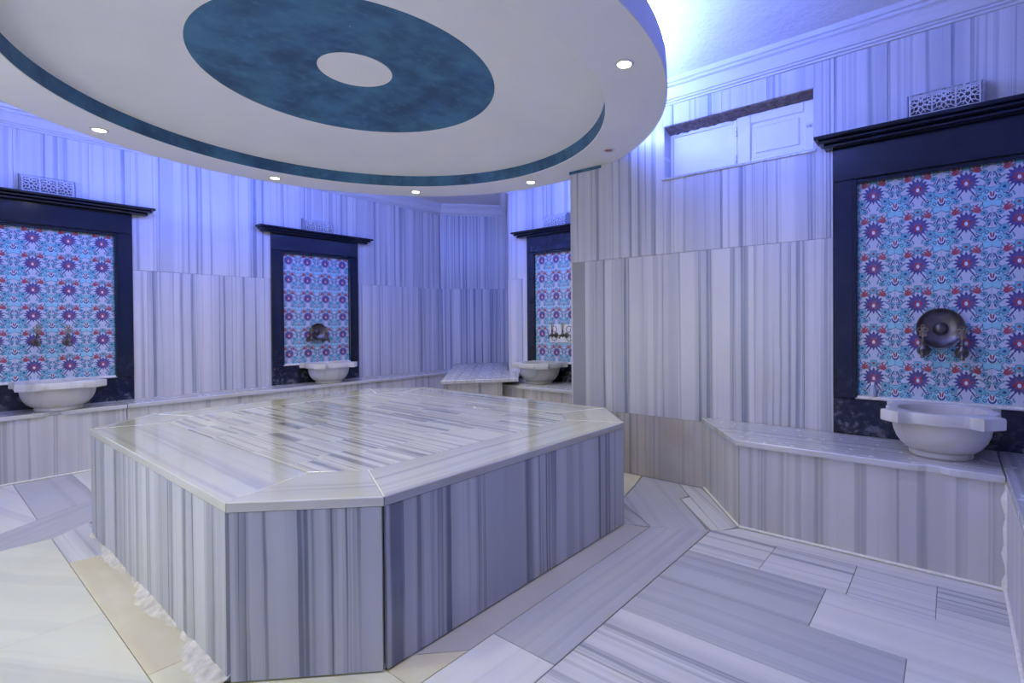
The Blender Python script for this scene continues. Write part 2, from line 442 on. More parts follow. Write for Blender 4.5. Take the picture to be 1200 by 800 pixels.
# crown moulding swept round the room
prof = [(0, 2.825), (.016, 2.825), (.017, 2.836), (.011, 2.840), (.024, 2.843), (.026, 2.853), (.018, 2.857), (.030, 2.860), (.036, 2.872), (.050, 2.893), (.070, 2.916), (.078, 2.920), (.074, 2.928), (.086, 2.931), (.090, 2.944), (.082, 2.949), (.096, 2.953), (.100, 2.966), (.106, 2.982), (0, 2.982)]
vs, fs = [], []
np_ = len(prof); nO = len(OUT); cw = [tuple(p) for p in OUT]
for d, z in prof:
    q = inset(OUT[::-1], d)[::-1] if area2(OUT) < 0 else inset(OUT, d)
    vs += [(x, y, z) for x, y in q]
for k in range(np_ - 1):
    for i in range(nO):
        j = (i + 1) % nO; fs.append((k * nO + i, k * nO + j, (k + 1) * nO + j, (k + 1) * nO + i))
tr = structure(link('trim_1', mesh('trim_1', vs, fs), M['mould']))
# ceiling
structure(link('ceiling', slab_mesh('ceiling', box_pts(-1.5, 5.9, -.95, 6.3), CEIL, CEIL + .1), M['ceil']))

# ------------------------------------------------------------------ floor
fl = structure(link('floor', slab_mesh('floor', box_pts(-1.45, 5.75, -.9, 6.23), -.12, -.006), M['under']))
def fslab(poly, mat, ang=0.0, name='floor_slab'):
    if area2(poly) < 0: poly = poly[::-1]
    p = inset(poly, .0012)
    return slab(name, p, -.03, random.uniform(-.0006, .0004), M[mat], fl, None, .0012, ang)
H90 = PI / 2
def frow(x0, x1, ys, mats):
    for k in range(len(ys) - 1): fslab(box_pts(x0, x1, ys[k + 1], ys[k]), mats[k % len(mats)], 0)
fslab([(2.83, 1.075), (2.945, .985), (2.945, -.19), (2.83, -.19)], 'fwhite')
frow(2.505, 2.83, [1.11, .75, .373, .055, -.19], ['fstripe'])
frow(2.155, 2.505, [1.11, .452, -.19], ['fgrey', 'fwhite'])
frow(1.82, 2.155, [1.11, .13, -.19], ['fgrey', 'fwhite'])
frow(1.48, 1.82, [1.11, .25, -.19], ['fstripe', 'fgrey'])
frow(1.15, 1.48, [1.11, .55, -.19], ['fstripe', 'fwhite'])
frow(.82, 1.15, [1.11, .2, -.75], ['fwhite', 'fgrey'])
for k, x in enumerate((.49, .16, -.17, -.5, -.83)): frow(x, x + .33, [1.11, .4 + .1 * (k % 3), -.75], ['fgrey', 'fwhite'])
frow(-1.3, -.83, [1.11, .3, -.75], ['fwhite'])
fslab([(1.376, 1.112), (2.82, 1.112), (2.655, 1.415), (1.376, 1.415)], 'fgrey', H90)
fslab(box_pts(.80, 1.376, 1.112, 1.415), 'fwhite', H90)
fslab(box_pts(.49, .80, 1.112, 1.415), 'fwhite', H90)
fslab([(1.25, 1.415), (2.64, 1.415), (2.60, 1.57), (1.10, 1.57)], 'smooth', H90, 'cement_strip')
fslab([(1.005, 1.415), (1.25, 1.415), (1.10, 1.57), (1.005, 1.57)], 'fyellow', H90)
fslab([(.495, 2.2), (.495, 1.415), (1.005, 1.415), (1.005, 1.6), (.68, 1.95), (.68, 2.2)], 'fyellow', 0)
fslab(box_pts(.495, .68, 2.2, 3.57), 'fyellow', 0)
fslab([(.495, 3.57), (.68, 3.57), (.68, 4.22), (.495, 4.06)], 'fstripe', 0)
# big slabs left
for a, b_, mt in ((2.83, 4.06, 'fcream'), (1.95, 2.83, 'fcream'), (1.112, 1.95, 'fcream')): fslab(box_pts(-.32, .495, a, b_), mt, .5)
for a, b_ in ((2.4, 4.06), (1.112, 2.4)): fslab(box_pts(-1.3, -.32, a, b_), 'fwhite', .3)
fslab([(-.12, 4.06), (.495, 4.06), (1.3, 4.73), (1.3, 5.18), (.815, 4.79), (.49, 4.53)], 'fgrey', -.87)
fslab([(-1.3, 4.06), (-.12, 4.06), (.49, 4.53), (.49, 5.72), (-1.3, 5.72)], 'fwhite', .2)
fslab([(.49, 4.53), (.815, 4.79), (.815, 5.72), (.49, 5.72)], 'fgrey', .0)
fslab([(.815, 4.79), (1.3, 5.18), (1.3, 5.72), (.815, 5.72)], 'fwhite', .0)
for k in range(5): fslab(box_pts(1.3 + k * .65, 1.95 + k * .65, 4.15, 5.72), ['fwhite', 'fgrey'][k % 2], 0)
# corridor right of the platform, slabs cut on the diagonal
fslab([(2.84, 1.065), (2.955, 1.005), (3.5, 1.437), (3.5, 1.62)], 'fstripe', -.83)
fslab([(2.82, 1.112), (2.84, 1.065), (3.27, 1.435), (3.20, 1.472)], 'fwhite', -.83)
fslab([(2.66, 1.415), (2.80, 1.125), (3.20, 1.475), (3.29, 1.455), (3.5, 1.625), (3.5, 1.93), (3.26, 1.86), (2.93, 1.78)], 'fgrey', -.80)
fslab([(2.60, 1.57), (2.66, 1.42), (2.92, 1.775), (2.97, 1.93)], 'fgrey', -.5)
for k in range(4): fslab([(2.92, 1.79 + k * .6), (3.27, 1.87 + k * .6), (3.5, 1.94 + k * .6), (3.5, 2.53 + k * .6), (2.92, 2.38 + k * .6)], ['fyellow', 'fgrey', 'fwhite', 'fgrey'][k], 0)
fslab(box_pts(3.5, 4.6, 2.62, 4.15), 'fwhite', 0)
fslab([(3.5, 4.15), (4.55, 4.15), (4.6, 4.42), (5.6, 5.40), (4.87, 6.08), (4.55, 5.72)], 'fgrey', 0)

# ------------------------------------------------------------------ central platform
PB = [(1.005, 1.575), (2.585, 1.575), (2.945, 1.935), (2.945, 3.93), (2.60, 4.27), (1.02, 4.27), (.665, 3.95), (.665, 1.935)]
PR = inset(PB, -.022)
plat = thing('marble_platform', 'large octagonal grey banded marble slab platform in the middle of the room', 'platform')
slab('core', inset(PB, .03), .0, .572, M['core'], plat)
names = [3, 1, 3, 1, 3, 1, 3, 1]
for i in range(8):
    P, Q = Vector(PB[(i + 1) % 8]), Vector(PB[i])
    mx, L = wallframe(P, Q)
    k = 1 if i % 2 else (1 if i == 0 else 2)
    for j in range(k):
        a, b_ = L * j / k + .001, L * (j + 1) / k - .001
        slab('side_panel', box_pts(a, b_, .006, .574), -.02, 0, M['plat'], plat, mx, .0015)
PI_ = inset(PR, .335)
for i in range(8):
    a, b_, c, d = PR[i], PR[(i + 1) % 8], PI_[(i + 1) % 8], PI_[i]
    e = (Vector(b_) - Vector(a)); ang = math.atan2(e.y, e.x) - H90
    q = [a, b_, c, d]
    if area2(q) < 0: q = q[::-1]
    slab('rim_slab', inset(q, .0012), .576, .61, M['rim'], plat, None, .004, ang)
    bmj = bmesh.new()
    tube(bmj, [(a[0] * .995 + d[0] * .005, a[1] * .995 + d[1] * .005, .6085), (d[0], d[1], .6085)], .0024, 5)
    bmobj('rim_joint', bmj, M['grout'], plat)
def clip_poly(poly, clip):
    out = poly
    n = len(clip)
    for i in range(n):
        A, B = Vector(clip[i]), Vector(clip[(i + 1) % n]); res = []
        def side(p): return (B.x - A.x) * (p[1] - A.y) - (B.y - A.y) * (p[0] - A.x)
        for k in range(len(out)):
            p, q = out[k - 1], out[k]; sp_, sq = side(p), side(q)
            if (sp_ >= 0) != (sq >= 0):
                t = sp_ / (sp_ - sq); res.append((p[0] + (q[0] - p[0]) * t, p[1] + (q[1] - p[1]) * t))
            if sq >= 0: res.append(q)
        out = res
        if len(out) < 3: return []
    cl = []
    for p in out:
        if not cl or (Vector(p) - Vector(cl[-1])).length > 1e-4: cl.append(p)
    if len(cl) > 2 and (Vector(cl[0]) - Vector(cl[-1])).length < 1e-4: cl.pop()
    return cl
inner = inset(PI_, .0015)
if area2(inner) < 0: inner = inner[::-1]
slab('bed', inner, .576, .604, M['grout'], plat)
x = min(p[0] for p in inner); x1 = max(p[0] for p in inner); y0 = min(p[1] for p in inner); y1 = max(p[1] for p in inner)
rr = random.Random(11); col_ = 0
while x < x1 - .02:
    wd = rr.uniform(.13, .165); y = y0 - rr.uniform(0, .3)
    while y < y1:
        ln = rr.choice((.32, .38, .45, .5))
        q = clip_poly(box_pts(x, min(x + wd, x1), y, y + ln), inner)
        if len(q) > 2 and abs(area2(q)) > .002:
            slab('inlay_tile', inset(q, .0008), .590, .6097 + rr.uniform(-.0004, .0002), M['tile'], plat, None, .0008, 0)
        y += ln
    x += wd
# base grout on the two front sides and the broken mortar along the left one
for i, nm in ((0, 0), (7, 0), (1, 0)):
    P, Q = PB[i], PB[(i + 1) % 8]
    if i == 7: P, Q = PB[7], PB[0]
    mx, L = wallframe(Q, P)
    slab('base_grout', box_pts(0, L, 0.0, .016), 0, .008, M['grout'], plat, mx, .004)
bm = bmesh.new(); n = 90; rows = []
rm = random.Random(3)
for k in range(n + 1):
    y = 1.93 + (3.95 - 1.93) * k / n; wv = .055 + .03 * math.sin(k * .21) + rm.uniform(-.012, .014); wv *= .55 + .45 * (1 - k / n) + .0
    rows.append([bm.verts.new((.664, y, .032 + rm.uniform(-.006, .006))), bm.verts.new((.664 - wv * .45, y, .018 + rm.uniform(-.005, .006))),
                 bm.verts.new((.664 - wv * .8, y, .010 + rm.uniform(-.003, .003))), bm.verts.new((.664 - wv, y, -.002))])
for A, B in zip(rows, rows[1:]):
    for q in range(3): bm.faces.new((A[q], A[q + 1], B[q + 1], B[q]))
bmobj('mortar_fillet', bm, M['mortar'], plat)

# ------------------------------------------------------------------ benches
def bench(label, cat, tops, fronts, topz, faces_mat='bench', grout=True, group=None, name='marble_bench', th=.032, basez=None):
    b = thing(name, label, cat, group=group)
    for poly, ang in tops:
        if area2(poly) < 0: poly = poly[::-1]
        slab('top_slab', inset(poly, .0008), topz - th, topz, M['benchtop'], b, None, .005, ang)
    for P, Q, k in fronts:                      # P,Q listed so that the room is on the right hand
        mx, L = wallframe(P, Q)
        for j in range(k):
            slab('front_panel', box_pts(L * j / k + .0008, L * (j + 1) / k - .0008, .002, topz - th - .001), -.025, 0, M[faces_mat], b, mx, .0015)
        if grout: slab('base_grout', box_pts(0, L, 0, .014), 0, .011, M['grout'], b, mx, .005)
    return b
def notch(x, y, dx, dy, nx, ny, w=.10, d=.022):
    """points of a shallow spill notch around (x,y); (dx,dy) along the edge, (nx,ny) into the slab"""
    pts = [(-w, 0), (-w * .62, d * .25), (-w * .3, d), (w * .25, d), (w * .6, d * .3), (w, 0)]
    return [(x + dx * a + nx * b_, y + dy * a + ny * b_) for a, b_ in pts]
ov = .022
# right bench: polygon going round
XB = 2.95
tr_poly = [(3.498, 1.447), (XB - ov + .004, 1.006)] + notch(XB - ov, .07, 0, -1, 1, 0) + [(XB - ov, -.185), (3.49, -.185 - .0)]
br = bench('banded grey marble bench with cut corner under the right basin', 'bench', [(tr_poly, 0)],
      [((3.5, 1.427), (XB, .99), 1), ((XB, .99), (XB, -.19), 1)], .515)
bm = bmesh.new(); rows = []
for k in range(13):
    z = .49 * k / 12; wv = .012 + .006 * math.sin(k * 2.1) + .004 * math.cos(k * 5)
    rows.append([bm.verts.new((XB - .001, -.19 + wv, z)), bm.verts.new((XB - .008, -.188 + wv * .6, z)), bm.verts.new((XB - wv * .9 - .004, -.184, z)), bm.verts.new((XB - wv - .01, -.19, z))])
for A, B in zip(rows, rows[1:]):
    for q in range(3): bm.faces.new((A[q], A[q + 1], B[q + 1], B[q]))
bmobj('corner_grout', bm, M['grout'], br)
bench('banded marble bench running towards the viewer at the right edge', 'bench', [([(.9, -.187 + 0), (3.498, -.187), (3.498, -.748), (.9, -.748)], H90)],
      [((XB, -.19), (.9, -.19), 3), ((.9, -.19), (.9, -.748), 1)], .515)
# left bench
YB = 5.70
def lpoly(x0, x1, nx):
    p = [(x0, YB - ov)]
    for q in nx: p += notch(q, YB - ov, 1, 0, 0, 1, .12, .03)
    return p + [(x1, YB - ov), (x1, 6.078), (x0, 6.078)]
bench('long low marble ledge along the left wall under two basins', 'bench',
      [(lpoly(-1.298, 1.165, [.73]), H90), ([(1.17, YB - ov), (4.735, YB - ov), (4.995, 5.945), (4.868, 6.072), (1.17, 6.078)], H90)],
      [((-1.298, YB), (1.165, YB), 3), ((1.17, YB), (4.75, YB), 4)], .525)
# raised slab in the alcove, and the low ledge in front of the far niche
SL = [(3.38, 4.23), (4.03, 3.735), (4.46, 4.12), (4.595, 4.17), (4.595, 4.43), (5.585, 5.40), (5.01, 5.925)]
SB = [(3.42, 4.235), (3.91, 3.86), (4.13, 4.09), (4.55, 4.44), (5.55, 5.40), (4.985, 5.90)]
rs = thing('marble_couch', 'raised banded marble resting slab reaching out of the blue far corner', 'slab bench')
slab('top_slab', SL, .575, .612, M['benchtop'], rs, None, .006, -.80)
for P, Q in ((SB[0], SB[1]), (SB[1], SB[2]), (SB[5], SB[0])):
    mx, L = wallframe(P, Q)
    if P == SB[0]: slab('front_panel', box_pts(0, L, .002, .573), -.025, 0, M['warmwall'], rs, mx, .0015)
    else: slab('side_panel', box_pts(0, L, .002, .573), -.025, 0, M['warmwall'], rs, mx, .0015)
bench('low marble ledge with brown streaks under the far niche basin', 'bench', [([(4.025, 3.985), (4.025, 2.625), (4.597, 2.625), (4.597, 4.38)], 0)],
      [((4.047, 4.00), (4.047, 2.64), 3)], .530, faces_mat='warmwall')

# ------------------------------------------------------------------ niches
PBOT = .756
def niche(n, label, zo=0.0):
    mx, L = wallframe(OUT[n['w']], OUT[(n['w'] + 1) % len(OUT)])
    s, fh, ph, mh = n['s'], n['fh'], n['ph'], n['mh']
    lim = L - s if n['w'] == 5 else 99
    t = thing('niche_surround', label, 'niche', mx @ Tm(s, .515, 0))
    LM = Tm(0, -.515, 0)
    def sl(name, x0, x1, y0, y1, z0, z1, mat, bev=.003): return slab(name, box_pts(x0, x1, y0, y1), z0, z1, M[mat], t, LM, bev)
    top = 2.022
    sl('backing', -ph - .02, ph + .02, .74, top + .02, -.018, .0, 'grout', .001)
    sl('jamb', -fh, -ph - .0, .735, top + .03, -.018, .030, 'black'); sl('jamb', ph, fh, .735, top + .03, -.018, .030, 'black')
    sl('header', -fh, fh, top + .032, 2.235 + zo, -.018, .030, 'black')
    sl('foot_panel', -fh, fh, .517, .733, -.018, .028, 'black')
    sl('edging', -ph - .022, -ph, PBOT - .012, top + .022, .030, .042, 'black'); sl('edging', ph, ph + .022, PBOT - .012, top + .022, .030, .042, 'black')
    sl('edging', -ph, ph, top, top + .022, .0, .042, 'black')
    w_ = sl('ledge', -ph - .01, ph + .01, .736, PBOT - .001, .0, .036, 'grout', .004)
    w_['label'] = 'white grout ledge'
    # mantle of three stepped courses
    m0 = 2.236 + zo
    for k, (dz, pr, ex) in enumerate(((.024, .085, -.045), (.022, .115, -.02), (.024, .14, 0))):
        hh = mh + ex; z0 = m0 + (0, .024, .046)[k]
        bm = bmesh.new()
        # rounded front course
        prof_ = [(0, z0), (pr - .012, z0), (pr - .003, z0 + dz * .2), (pr, z0 + dz * .5), (pr - .003, z0 + dz * .8), (pr - .010, z0 + dz - .002), (0, z0 + dz - .002)]
        r0 = [bm.verts.new((-hh + (.0 if o > .001 else 0), z, o)) for o, z in prof_]; r1 = [bm.verts.new((hh, z, o)) for o, z in prof_]
        bm.faces.new(r0[::-1]); bm.faces.new(r1)
        for q in range(len(prof_)): bm.faces.new((r0[q], r0[(q + 1) % 7], r1[(q + 1) % 7], r1[q]))
        bmobj('mantle_course', bm, M['black'], t, LM)
    # tiles
    sm_ = n['seam'] - s; ks = range(-3, 3)
    for k in ks:
        xa, xb = sm_ + k * P_T, sm_ + (k + 1) * P_T
        cx = (xa + xb) / 2; a, b_ = max(xa, -ph), min(xb, ph)
        if b_ - a < .01: continue
        for r in range(6):
            ya, yb = PBOT + r * P_T, min(PBOT + (r + 1) * P_T, top)
            cy = PBOT + (r + .5) * P_T
            key = (round(a - cx, 3), round(b_ - cx, 3), round(yb - cy, 3))
            me = TILES.get(key)
            if me is None:
                me = slab_mesh('tile', box_pts(a - cx + .0005, b_ - cx - .0005, ya - cy + .0005, yb - cy - .0005), 0, .008, .0008)
                me.materials.append(M['iznik']); TILES[key] = me
            link('tile', me, None, t, LM @ Tm(cx, cy, .0 + random.uniform(-.0003, .0003)))
    return t, mx
TILES = {}
NL = ['black stone niche of floral tiles at the left edge, two bare taps', 'black stone niche of floral tiles in the middle of the left wall',
      'black stone niche of floral tiles in the far recess, half hidden behind the wall end', 'largest black stone niche of floral tiles, on the right wall']
for k, n in enumerate(NICHES):
    n['obj'], n['mx'] = niche(n, NL[k], .018 if k == 3 else 0)

# ------------------------------------------------------------------ pierced light covers on the mantles
def cover_meshes():
    W_, H_, D_ = .32, .15, .085
    bm = bmesh.new()
    def P3(s, a, off=0.0):                       # a in 0..1 from foot to top along the bow
        th = -.15 * PI + a * .65 * PI
        return Vector((s - W_ / 2, H_ * (.32 + .66 * math.sin(th)), .012 + (D_ + off) * max(0.0, math.cos(th)) ** .8))
    def seg(p, q, wdt=.0036):
        p, q = Vector(p), Vector(q); d = (q - p)
        if d.length < 1e-5: return
        nrm = Vector((-d.y, d.x)).normalized() * wdt / 2
        vs = []
        for c in (p - nrm, p + nrm, q + nrm, q - nrm):
            c = Vector((min(max(c.x, 0), W_), min(max(c.y, 0), AH)))
            for off in (0, .003): vs.append(bm.verts.new(P3(c.x, c.y / AH, off)))
        for f in ((0, 2, 4, 6), (1, 7, 5, 3), (0, 1, 3, 2), (2, 3, 5, 4), (4, 5, 7, 6), (6, 7, 1, 0)): bm.faces.new([vs[i] for i in f])
    AH = .17
    for c in range(3):
        x0 = .008 + c * .1015; x1 = x0 + .1
        for (a, b_) in (((x0, .0), (x0, AH)), ((x1, 0), (x1, AH))):
            for k in range(6): seg((a[0], AH * k / 6), (a[0], AH * (k + 1) / 6), .007)
        for v_ in (.004, AH - .004): seg((x0, v_), (x1, v_), .008)
        for (cy, ) in ((.055,), (.118,)):
            cx = (x0 + x1) / 2
            st = [(cx + .030 * math.cos(2 * PI * k / 8 + PI / 8), cy + .030 * math.sin(2 * PI * k / 8 + PI / 8)) for k in range(8)]
            ri = [(cx + .013 * math.cos(2 * PI * k / 8), cy + .013 * math.sin(2 * PI * k / 8)) for k in range(8)]
            ro = [(cx + .045 * math.cos(2 * PI * k / 8), cy + .045 * math.sin(2 * PI * k / 8)) for k in range(8)]
            for k in range(8):
                seg(ri[k], ri[(k + 1) % 8]); seg(ri[k], st[k]); seg(ri[k], st[k - 1])
                seg(st[k], ro[k]); seg(st[k], ro[(k + 1) % 8]); seg(ro[k], (cx + (ro[k][0] - cx) * 1.5, cy + (ro[k][1] - cy) * 1.3))
                seg(st[k], (cx + (st[k][0] - cx) * 1.9, cy + (st[k][1] - cy) * 1.5))
    bmesh.ops.recalc_face_normals(bm, faces=bm.faces)
    lat = bpy.data.meshes.new('lattice'); bm.to_mesh(lat); bm.free(); lat.materials.append(M['screen'])
    bm = bmesh.new(); r = [P3(0, k / 10) for k in range(11)]
    a = [bm.verts.new(v) for v in r] + [bm.verts.new((-W_ / 2, H_ * .98, 0)), bm.verts.new((-W_ / 2, 0, 0)), bm.verts.new((-W_ / 2, 0, r[0].z))]
    b_ = [bm.verts.new(v.co + Vector((-.006, 0, 0))) for v in a]
    bm.faces.new(a); bm.faces.new(b_[::-1])
    for i in range(len(a)): bm.faces.new((a[i], a[(i + 1) % len(a)], b_[(i + 1) % len(a)], b_[i]))
    bmesh.ops.recalc_face_normals(bm, faces=bm.faces)
    end = bpy.data.meshes.new('end_plate'); bm.to_mesh(end); bm.free(); end.materials.append(M['endcap'])
    return lat, end
lat, endm = cover_meshes()
CL = ['white pierced star-lattice lamp cover on the mantle of the leftmost niche', 'white pierced bowed lamp cover on the mantle of the middle left niche',
      'white pierced lamp cover on the far recess mantle, beside the wall end', 'white pierced star-lattice lamp cover on the mantle of the right niche']
for k, (n, off) in enumerate(zip(NICHES, (-.022, -.01, -.04, .008))):
    zt = 2.306 + (.018 if k == 3 else 0)
    t = thing('lamp_cover', CL[k], 'lamp cover', n['mx'] @ Tm(n['s'] + off, zt, .006), 'pierced lamp covers on the mantles')
    link('lattice', lat, None, t)
    slab('shade_sheet', box_pts(-.150, .150, .0, .125), .0, .012, M['shade_sheet'], t, Tm(0, .004, .0))
    slab('shade_box', box_pts(-.12, .12, .01, .085), .012, .045, M['shade_sheet'], t, Tm(0, .004, .0), .01)  # sheet and box added so the lattice holes look dark with shade
    link('end_plate', endm, None, t); link('end_plate', endm, None, t, Matrix.Scale(-1, 4, (1, 0, 0)))

# ------------------------------------------------------------------ basins
def basin(label, x, y, z, sc, mat, back=H90, bd=.25, rot=0.0):
    t = thing('marble_basin', label, 'basin', Tm(x, y, z) @ Matrix.Rotation(rot, 4, 'Z') @ Matrix.Diagonal((sc, sc, 1, 1)), 'marble wash basins')
    N = 96
    def rimr(a):
        r = .236
        for q in range(4):
            d = (a - (PI / 4 + q * PI / 2) + PI) % (2 * PI) - PI
            if abs(d) < .9:
                # ear: rectangle of half width .062 reaching .287
                c, s_ = math.cos(d), abs(math.sin(d))
                rr_ = min(.290 / c, .064 / s_ if s_ > 1e-5 else 9)
                r = max(r, rr_)
        c = math.cos(a - back)
        if c > .1: r = min(r, bd / sc / c)
        return r
    bm = bmesh.new(); A = [2 * PI * k / N for k in range(N)]
    def ring(fr, zz): return [bm.verts.new((fr(a) * math.cos(a), fr(a) * math.sin(a), zz)) for a in A]
    R = [ring(lambda a: .19, .178), ring(lambda a: rimr(a) - .006, .178), ring(rimr, .184), ring(rimr, .229), ring(lambda a: rimr(a) - .005, .235),
         ring(lambda a: .190, .236), ring(lambda a: .184, .231), ring(lambda a: .180, .20), ring(lambda a: .165, .12), ring(lambda a: .11, .07), ring(lambda a: .03, .055)]
    for P, Q in zip(R, R[1:]):
        for i in range(N): bm.faces.new((P[i], P[(i + 1) % N], Q[(i + 1) % N], Q[i]))
    bm.faces.new(R[-1])
    bmobj('rim', bm, M[mat], t, smooth=True)
    bm = bmesh.new()
    lathe(bm, [(0, .032), (.135, .032), (.15, .036), (.170, .055), (.190, .085), (.203, .12), (.208, .15), (.207, .179), (.19, .18)], 64)
    bmobj('bowl', bm, M[mat], t, smooth=True)
    bm = bmesh.new(); lathe(bm, [(0, .0), (.128, 0), (.134, .006), (.134, .026), (.128, .034), (0, .034)], 48)
    bmobj('foot', bm, M[mat], t, smooth=True)
    return t
basin('broad scalloped marble basin on the ledge at the left edge', .765, 5.835, .5255, 1.08, 'basin', H90, .208)
basin('scalloped marble basin standing below the middle left niche', 3.03, 5.835, .5255, 1.05, 'basin', H90, .208)
basin('greyish marble basin on the low ledge of the far recess', 4.345, 3.70, .5305, 1.08, 'basin_warm', 0.0, .215)
basin('scalloped marble basin on the right bench, nearest to the viewer', 3.215, .05, .5155, 1.0, 'basin', 0.0, .245)

# ------------------------------------------------------------------ taps (local x along the wall, y up, z out of the wall)
def tap_proto(label, mx, group):
    t = thing('wall_tap', label, 'tap', mx, group)
    RX = Matrix.Rotation(-H90, 4, 'X')             # lathe axis z -> y
    bm = bmesh.new(); lathe(bm, [(0, 0), (.030, 0), (.032, .004), (.026, .008), (.014, .012), (0, .012)], 24)
    bmobj('flange', bm, M['bronze'], t, smooth=True)
    bm = bmesh.new()
    lathe(bm, [(0, -.020), (.012, -.018), (.022, -.008), (.025, .002), (.021, .014), (.012, .026), (.010, .040), (.013, .046), (.009, .056), (.008, .075), (0, .075)], 20, Tm(0, .0, .080) @ RX)
    tube(bm, [(0, 0, .008), (0, 0, .078)], .012, 12)
    bmobj('body', bm, M['bronze'], t, smooth=True)
    bm = bmesh.new()
    tube(bm, [(0, 0, .075), (0, .002, .100), (0, -.002, .122), (0, -.016, .134), (0, -.034, .137)], [.012, .011, .010, .0095, .011], 12)
    bmobj('spout', bm, M['bronze'], t, smooth=True)
    bm = bmesh.new()
    hy = .078
    def ring(cx, cy, r, rr_=.0032):
        tube(bm, [(cx + r * math.cos(2 * PI * k / 14), cy + r * math.sin(2 * PI * k / 14), .080) for k in range(14)], rr_, 6, True)
    tube(bm, [(0, .07, .080), (0, hy + .02, .080)], .0042, 8)
    ring(0, hy + .058, .0085); ring(-.014, hy + .040, .0095); ring(.014, hy + .040, .0095); ring(-.009, hy + .018, .006); ring(.009, hy + .018, .006)
    tube(bm, [(0, hy + .01, .080), (0, hy + .052, .080)], .0035, 6)
    tube(bm, [(-.020, hy + .006, .080), (.020, hy + .006, .080)], .0035, 6)
    bmobj('handle', bm, M['brass'], t, smooth=True)['label'] = 'openwork brass key handle'
    return t
def dup(root, mx, label):
    r = root.copy(); C.objects.link(r); r.matrix_basis = mx; r['label'] = label
    for ch in list(root.children):
        c = ch.copy(); C.objects.link(c); c.parent = r; c.matrix_basis = ch.matrix_basis.copy()
    return r
G = 'key-handled taps over the basins'
def tm(n, ds, z, r=0.0): return n['mx'] @ Tm(n['s'] + ds, z, .008) @ Matrix.Rotation(r, 4, 'Z')
tp = tap_proto('left of the two bare bronze taps in the leftmost niche', tm(NICHES[0], -.098, 1.075, .0), G)
dup(tp, tm(NICHES[0], .085, 1.070, .0), 'right of the two bare bronze taps in the leftmost niche')
dup(tp, tm(NICHES[1], -.112, 1.03, 0), 'bronze tap left of the hung dish in the middle left niche')
dup(tp, tm(NICHES[1], .070, 1.03, 0), 'bronze tap right of the hung dish in the middle left niche')
dup(tp, tm(NICHES[3], -.085, 1.035, 0), 'bronze tap with trefoil handle left of the dish, right niche')
dup(tp, tm(NICHES[3], .085, 1.025, 0), 'bronze tap with trefoil handle right of the dish, right niche')
t3a = dup(tp, tm(NICHES[2], -.078, 1.065, 0), 'bronze tap at left on the white scroll plate, far recess')
t3b = dup(tp, tm(NICHES[2], .075, 1.065, 0), 'bronze tap at right on the white plate, by the wall end')
for q in (t3a, t3b): q.matrix_basis = q.matrix_basis @ Tm(0, 0, .012)
# scroll plate in the far recess
n3 = NICHES[2]
pl = thing('tap_plate', 'white square backplate with dark scrolls behind the far taps', 'backplate', n3['mx'] @ Tm(n3['s'], 1.085, .008))
slab('plate', box_pts(-.18, .17, -.105, .105), 0, .010, M['white'], pl)
bm = bmesh.new()
for sx in (-1, 1):
    for sy in (-1, 1):
        pts = [(sx * .105 + .045 * math.cos(a) * (1 - a / 14) * sx, sy * .045 + .045 * math.sin(a) * (1 - a / 14) * sy, .013) for a in [k * .45 for k in range(16)]]
        tube(bm, pts, .0035, 6)
tube(bm, [(-.13, -.02, .014), (.13, -.02, .014)], .006, 8)
bmobj('scrolls', bm, M['bronze'], pl, smooth=True)

# metal wash bowls hung on the taps
def dish(label, n, ds, z, r, tilt):
    t = thing('wash_bowl', label, 'bowl', n['mx'] @ Tm(n['s'] + ds, z, .030) @ Matrix.Rotation(tilt, 4, 'X') @ Matrix.Diagonal((r / .1, r / .1, 1, 1)), 'metal wash bowls hung on the taps')
    bm = bmesh.new()
    pr = [(0, .012), (.022, .010), (.030, .0), (.034, -.006), (.060, -.004), (.082, .008), (.094, .026), (.098, .034), (.102, .036), (.103, .033), (.098, .024), (.085, .003), (.062, -.009), (.033, -.011), (.0, -.011)]
    lathe(bm, pr, 56); bmobj('bowl', bm, M['copper'], t, smooth=True)
    bm = bmesh.new(); lathe(bm, [(.0, .020), (.012, .019), (.022, .014), (.026, .008), (.027, .0)], 32); bmobj('boss', bm, M['copper'], t, smooth=True)
    return t
dish('tinned copper wash bowl with a boss, hung in the right niche', NICHES[3], -.008, 1.157, .107, -.10)
dish('tinned copper wash bowl with a boss, hung in the middle left niche', NICHES[1], -.015, 1.117, .100, -.10)

# small clear bottle in the corner of the right niche ledge
n4 = NICHES[3]
t = thing('small_bottle', 'small pale bottle standing at the left end of the right niche ledge', 'bottle', n4['mx'] @ Tm(n4['s'] - .33, .756, .024) @ Matrix.Rotation(-H90, 4, 'X'))
bm = bmesh.new(); lathe(bm, [(0, 0), (.016, 0), (.017, .004), (.017, .05), (.009, .06), (.008, .068), (0, .068)], 20); bmobj('body', bm, plain('frosted_plastic', (.45, .5, .7), .3), t, smooth=True)
bm = bmesh.new(); lathe(bm, [(0, .068), (.010, .068), (.010, .085), (0, .085)], 16); bmobj('cap', bm, M['white'], t, smooth=True)

